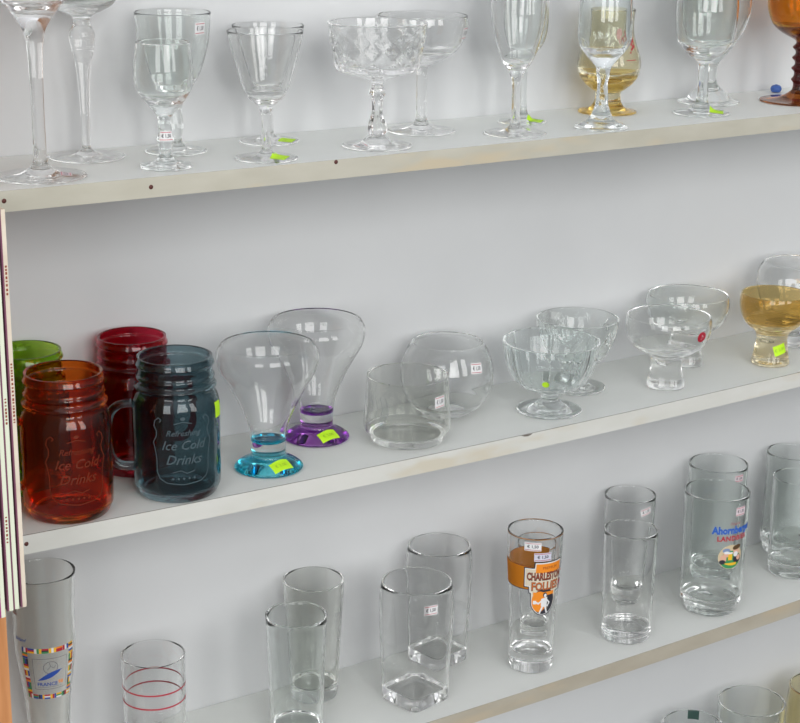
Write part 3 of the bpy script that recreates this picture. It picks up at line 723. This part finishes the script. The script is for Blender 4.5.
A.wrap('printed_badge', r, P, front(x, y)+radians(21), b0+3, sc=(1.08, 1.22), label='orange, black and cream badge with lettering and a small dancer')
A = Print(); A.ringd(0, 0, 11, .8, REDINK, 0, 24, -1.2, 1.9); A.text('BAR', 1, -3, 7, REDINK, 1, bold=.2); A.line([(-6, -9), (7, -9)], .8, REDINK)
sticker(r, P, x, y, 76, b0, A, name='printed_seal', label='small red printed seal')
sticker(r, P, x, y, -4, 157.5, white_price(19, 10, '€ 1,50'))
sticker(r, P, x, y, 18, 145, white_price(20, 10, '€ 1,50', plain('lilac_paper', (.62, .62, .72))), label='pale lilac price sticker')
x, y = 1.162, -.0448
r = put('printed_tumbler', 'smaller tumbler with an orange-gold rim, behind the badge-printed tumbler', 'beer glass', x, y, 3)
P = lathe(r, [(116.5, 28), (90, 27.4), (67, 26.4), (35, 23), (12, 21.6), (3, 21), (.15, 19.8), (.15, 19.8), (.15, 0)], 1.8, 14, 4, [('body', 14, CLEAR), ('base', -9, GREYG)])
A = Print(); A.rect(-pi*28.1, pi*28.1, -.5, .5, GOLD); A.wrap('gold_rim', r, P, 0, 115.8, off=.1)['label'] = 'thin gold band round the rim'

# pair of plain thick-bottomed tumblers
x, y = 1.247, -.1094
r = put('straight_tumbler', 'plain clear straight tumbler with a heavy base, in front, between the printed ones', 'tumbler', x, y, 3, TG)
P = lathe(r, [(134.6, 31.5), (95.7, 30.8), (50, 29.8), (14, 29.2), (9, 29.2), (7.5, 28.2), (2, 28.2), (.2, 27), (.2, 27), (.2, 0)], 2.0, 16, 2.5, [('body', 15, CLEAR), ('base', -9, CRYSTAL)])
x, y = 1.3105, -.033
r = put('straight_tumbler', 'plain clear tumbler with a rounded heavy base behind the straight one, sticker at its rim', 'tumbler', x, y, 3, TG)
P = lathe(r, [(138.7, 31.1), (110, 30.6), (75, 29.2), (40, 26.5), (15, 23.5), (4, 21), (.2, 18.5), (.2, 18.5), (.2, 0)], 2.0, 18, 10, [('body', 18, CLEAR), ('base', -9, GREYG)])
sticker(r, P, x, y, 40, 126, white_price(15, 9, '€ 1,50'), .2)

# brewery tumbler
x, y = 1.3818, -.108
r = put('printed_tumbler', 'wide clear beer tumbler with blue and red brewery lettering over a round picture', 'beer glass', x, y, 3)
P = lathe(r, [(152.7, 39), (120, 38.4), (61.9, 37.7), (20, 37.2), (15, 36.6), (12.2, 33.8), (10.5, 32.8), (3, 31.4), (.6, 30.4), (.15, 29), (.15, 29), (.15, 0)], 1.9, 15, 9, [('body', 12.6, CLEARG), ('base', -9, CRYSTAL)])
A = Print()
A.text('Original', 0, 23.5, 4.5, REDINK, 0, shear=.2)
A.text('Ahornberger', 0, 15, 13, plain('royal_blue_ink', (.015, .11, .50)), 0, bold=.6, sx=.82)
A.text('LANDBIER', -1, 4.5, 8.4, REDINK, 0, bold=.35, sx=1.0, space=1.12)
A.disc(-3, -19, 16.5, 15.5, plain('sand_ink', (.62, .50, .32)), 0, 30); A.disc(-3, -22.5, 14, 11.5, GRNINK, 1, 26)
A.disc(-9, -14.5, 4.2, 4.6, SKIN, 2, 14); A.disc(-9.5, -10.5, 5, 3, plain('slate_ink', (.20, .28, .45)), 3, 14); A.disc(-9.3, -13, 3.4, 1.8, WHITE, 4, 12)
A.disc(4, -13, 4.4, 5, SKIN, 2, 14); A.disc(4.5, -7.2, 6.2, 3.2, plain('hat_ink', (.10, .055, .02)), 3, 14, .2); A.disc(3.5, -16, 3.4, 3.4, WHITE, 4, 12)
A.rect(-7, -1.5, -23, -14.5, YEL, 5); A.rect(-7.4, -1.1, -15, -12.8, WHITE, 6); A.disc(6, -22, 6, 5.5, INK, 2, 14); A.disc(-13, -21, 4, 5.5, SKIN, 2, 12); A.disc(-14, -25, 4, 3, INK, 3, 12); A.disc(8, -21, 3, 3.4, SKIN, 3, 12)
A.column(lambda u: -30+.02*u*u, lambda u: -26.5, -11, 5, YEL, 4, 10)
sticker(r, P, x, y, 38, 100, A, name='printed_logo', label='blue and red brewery lettering above a round picture')
sticker(r, P, x, y, 48, 138, white_price(15, 11, '€ 1,50', PINKW), label='pale pinkish price sticker')
A = Print(); A.text('F', 0, 0, 7, plain('pale_print', (.62, .68, .66)), 0); sticker(r, P, x, y, -14, 72, A, name='etched_letter', label='pale etched letter') 
x, y = 1.4476, -.0398
r = put('straight_tumbler', 'wide clear tumbler standing behind the brewery tumbler, sticker at its rim', 'tumbler', x, y, 3, TG)
P = lathe(r, [(151.5, 36.6), (120, 36.2), (60, 35.4), (18, 34.6), (13, 32), (4, 31), (.2, 29.5), (.2, 29.5), (.2, 0)], 1.9, 16, 8, [('body', 15, CLEARG), ('base', -9, AQUA)])
sticker(r, P, x, y, 46, 142, white_price(14, 9, '€ 1,50', PINKW))
# pair at the right edge
x, y = 1.540, -.088
r = put('straight_tumbler', 'plain clear tumbler at the right edge, standing in front of the wider one', 'tumbler', x, y, 3, TG)
P = lathe(r, [(128, 31.6), (80, 31), (40, 30.3), (12, 29.8), (4, 29.4), (.6, 28.6), (.15, 27.5), (.15, 27.5), (.15, 0)], 2.2, 13, 8, [('body', 13, CLEARG), ('base', -9, CLEARG)])
x, y = 1.583, -.0355
r = put('straight_tumbler', 'wider clear tumbler at the right edge close to the wall', 'tumbler', x, y, 3, TG)
P = lathe(r, [(136, 33.4), (110, 32.6), (60, 32.8), (25, 34), (14, 33.6), (9, 31.4), (3, 30.4), (.2, 29), (.2, 29), (.2, 0)], 2.0, 15, 8, [('body', 14, CLEARG), ('base', -9, CLEARG)])

# ================================================================ lowest shelf: rims at the bottom of the picture
BG = 'tumblers on the lowest shelf'
x, y = 1.513, -.064
r = put('straight_tumbler', 'wide clear tumbler with a dark rim in the middle of the lowest three', 'tumbler', x, y, 4, BG)
P = lathe(r, [(130, 44), (80, 42), (20, 39), (5, 38), (.2, 36), (.2, 36), (.2, 0)], 2.4, 12, 6, [('body', 12, CLEARG), ('base', -9, CLEARG)])
x, y = 1.405, -.069
r = put('straight_tumbler', 'clear tumbler with a dark green sticker at its rim on the bottom shelf', 'tumbler', x, y, 4, BG)
P = lathe(r, [(130, 38.5), (80, 37), (20, 35), (5, 34), (.2, 32), (.2, 32), (.2, 0)], 2.4, 12, 6, [('body', 12, CLEARG), ('base', -9, CLEARG)])
A = Print(); grid_rect(A, 15, 12, DKGREEN); sticker(r, P, x, y, 180, 123, A, label='dark green sticker')
x, y = 1.622, -.082
r = put('straight_tumbler', 'straw-tinted tumbler with a gold rim at the lower right corner', 'tumbler', x, y, 4, BG)
P = lathe(r, [(130, 40.5), (90, 43.5), (60, 43), (20, 38), (5, 36), (.2, 34), (.2, 34), (.2, 0)], 2.0, 12, 6, [('body', 12, STRAW), ('base', -9, STRAW)])
A = Print(); A.rect(-pi*40.6, pi*40.6, -.5, .5, GOLD); A.wrap('gold_rim', r, P, 0, 129.3, off=.1)['label'] = 'thin gold band round the rim'
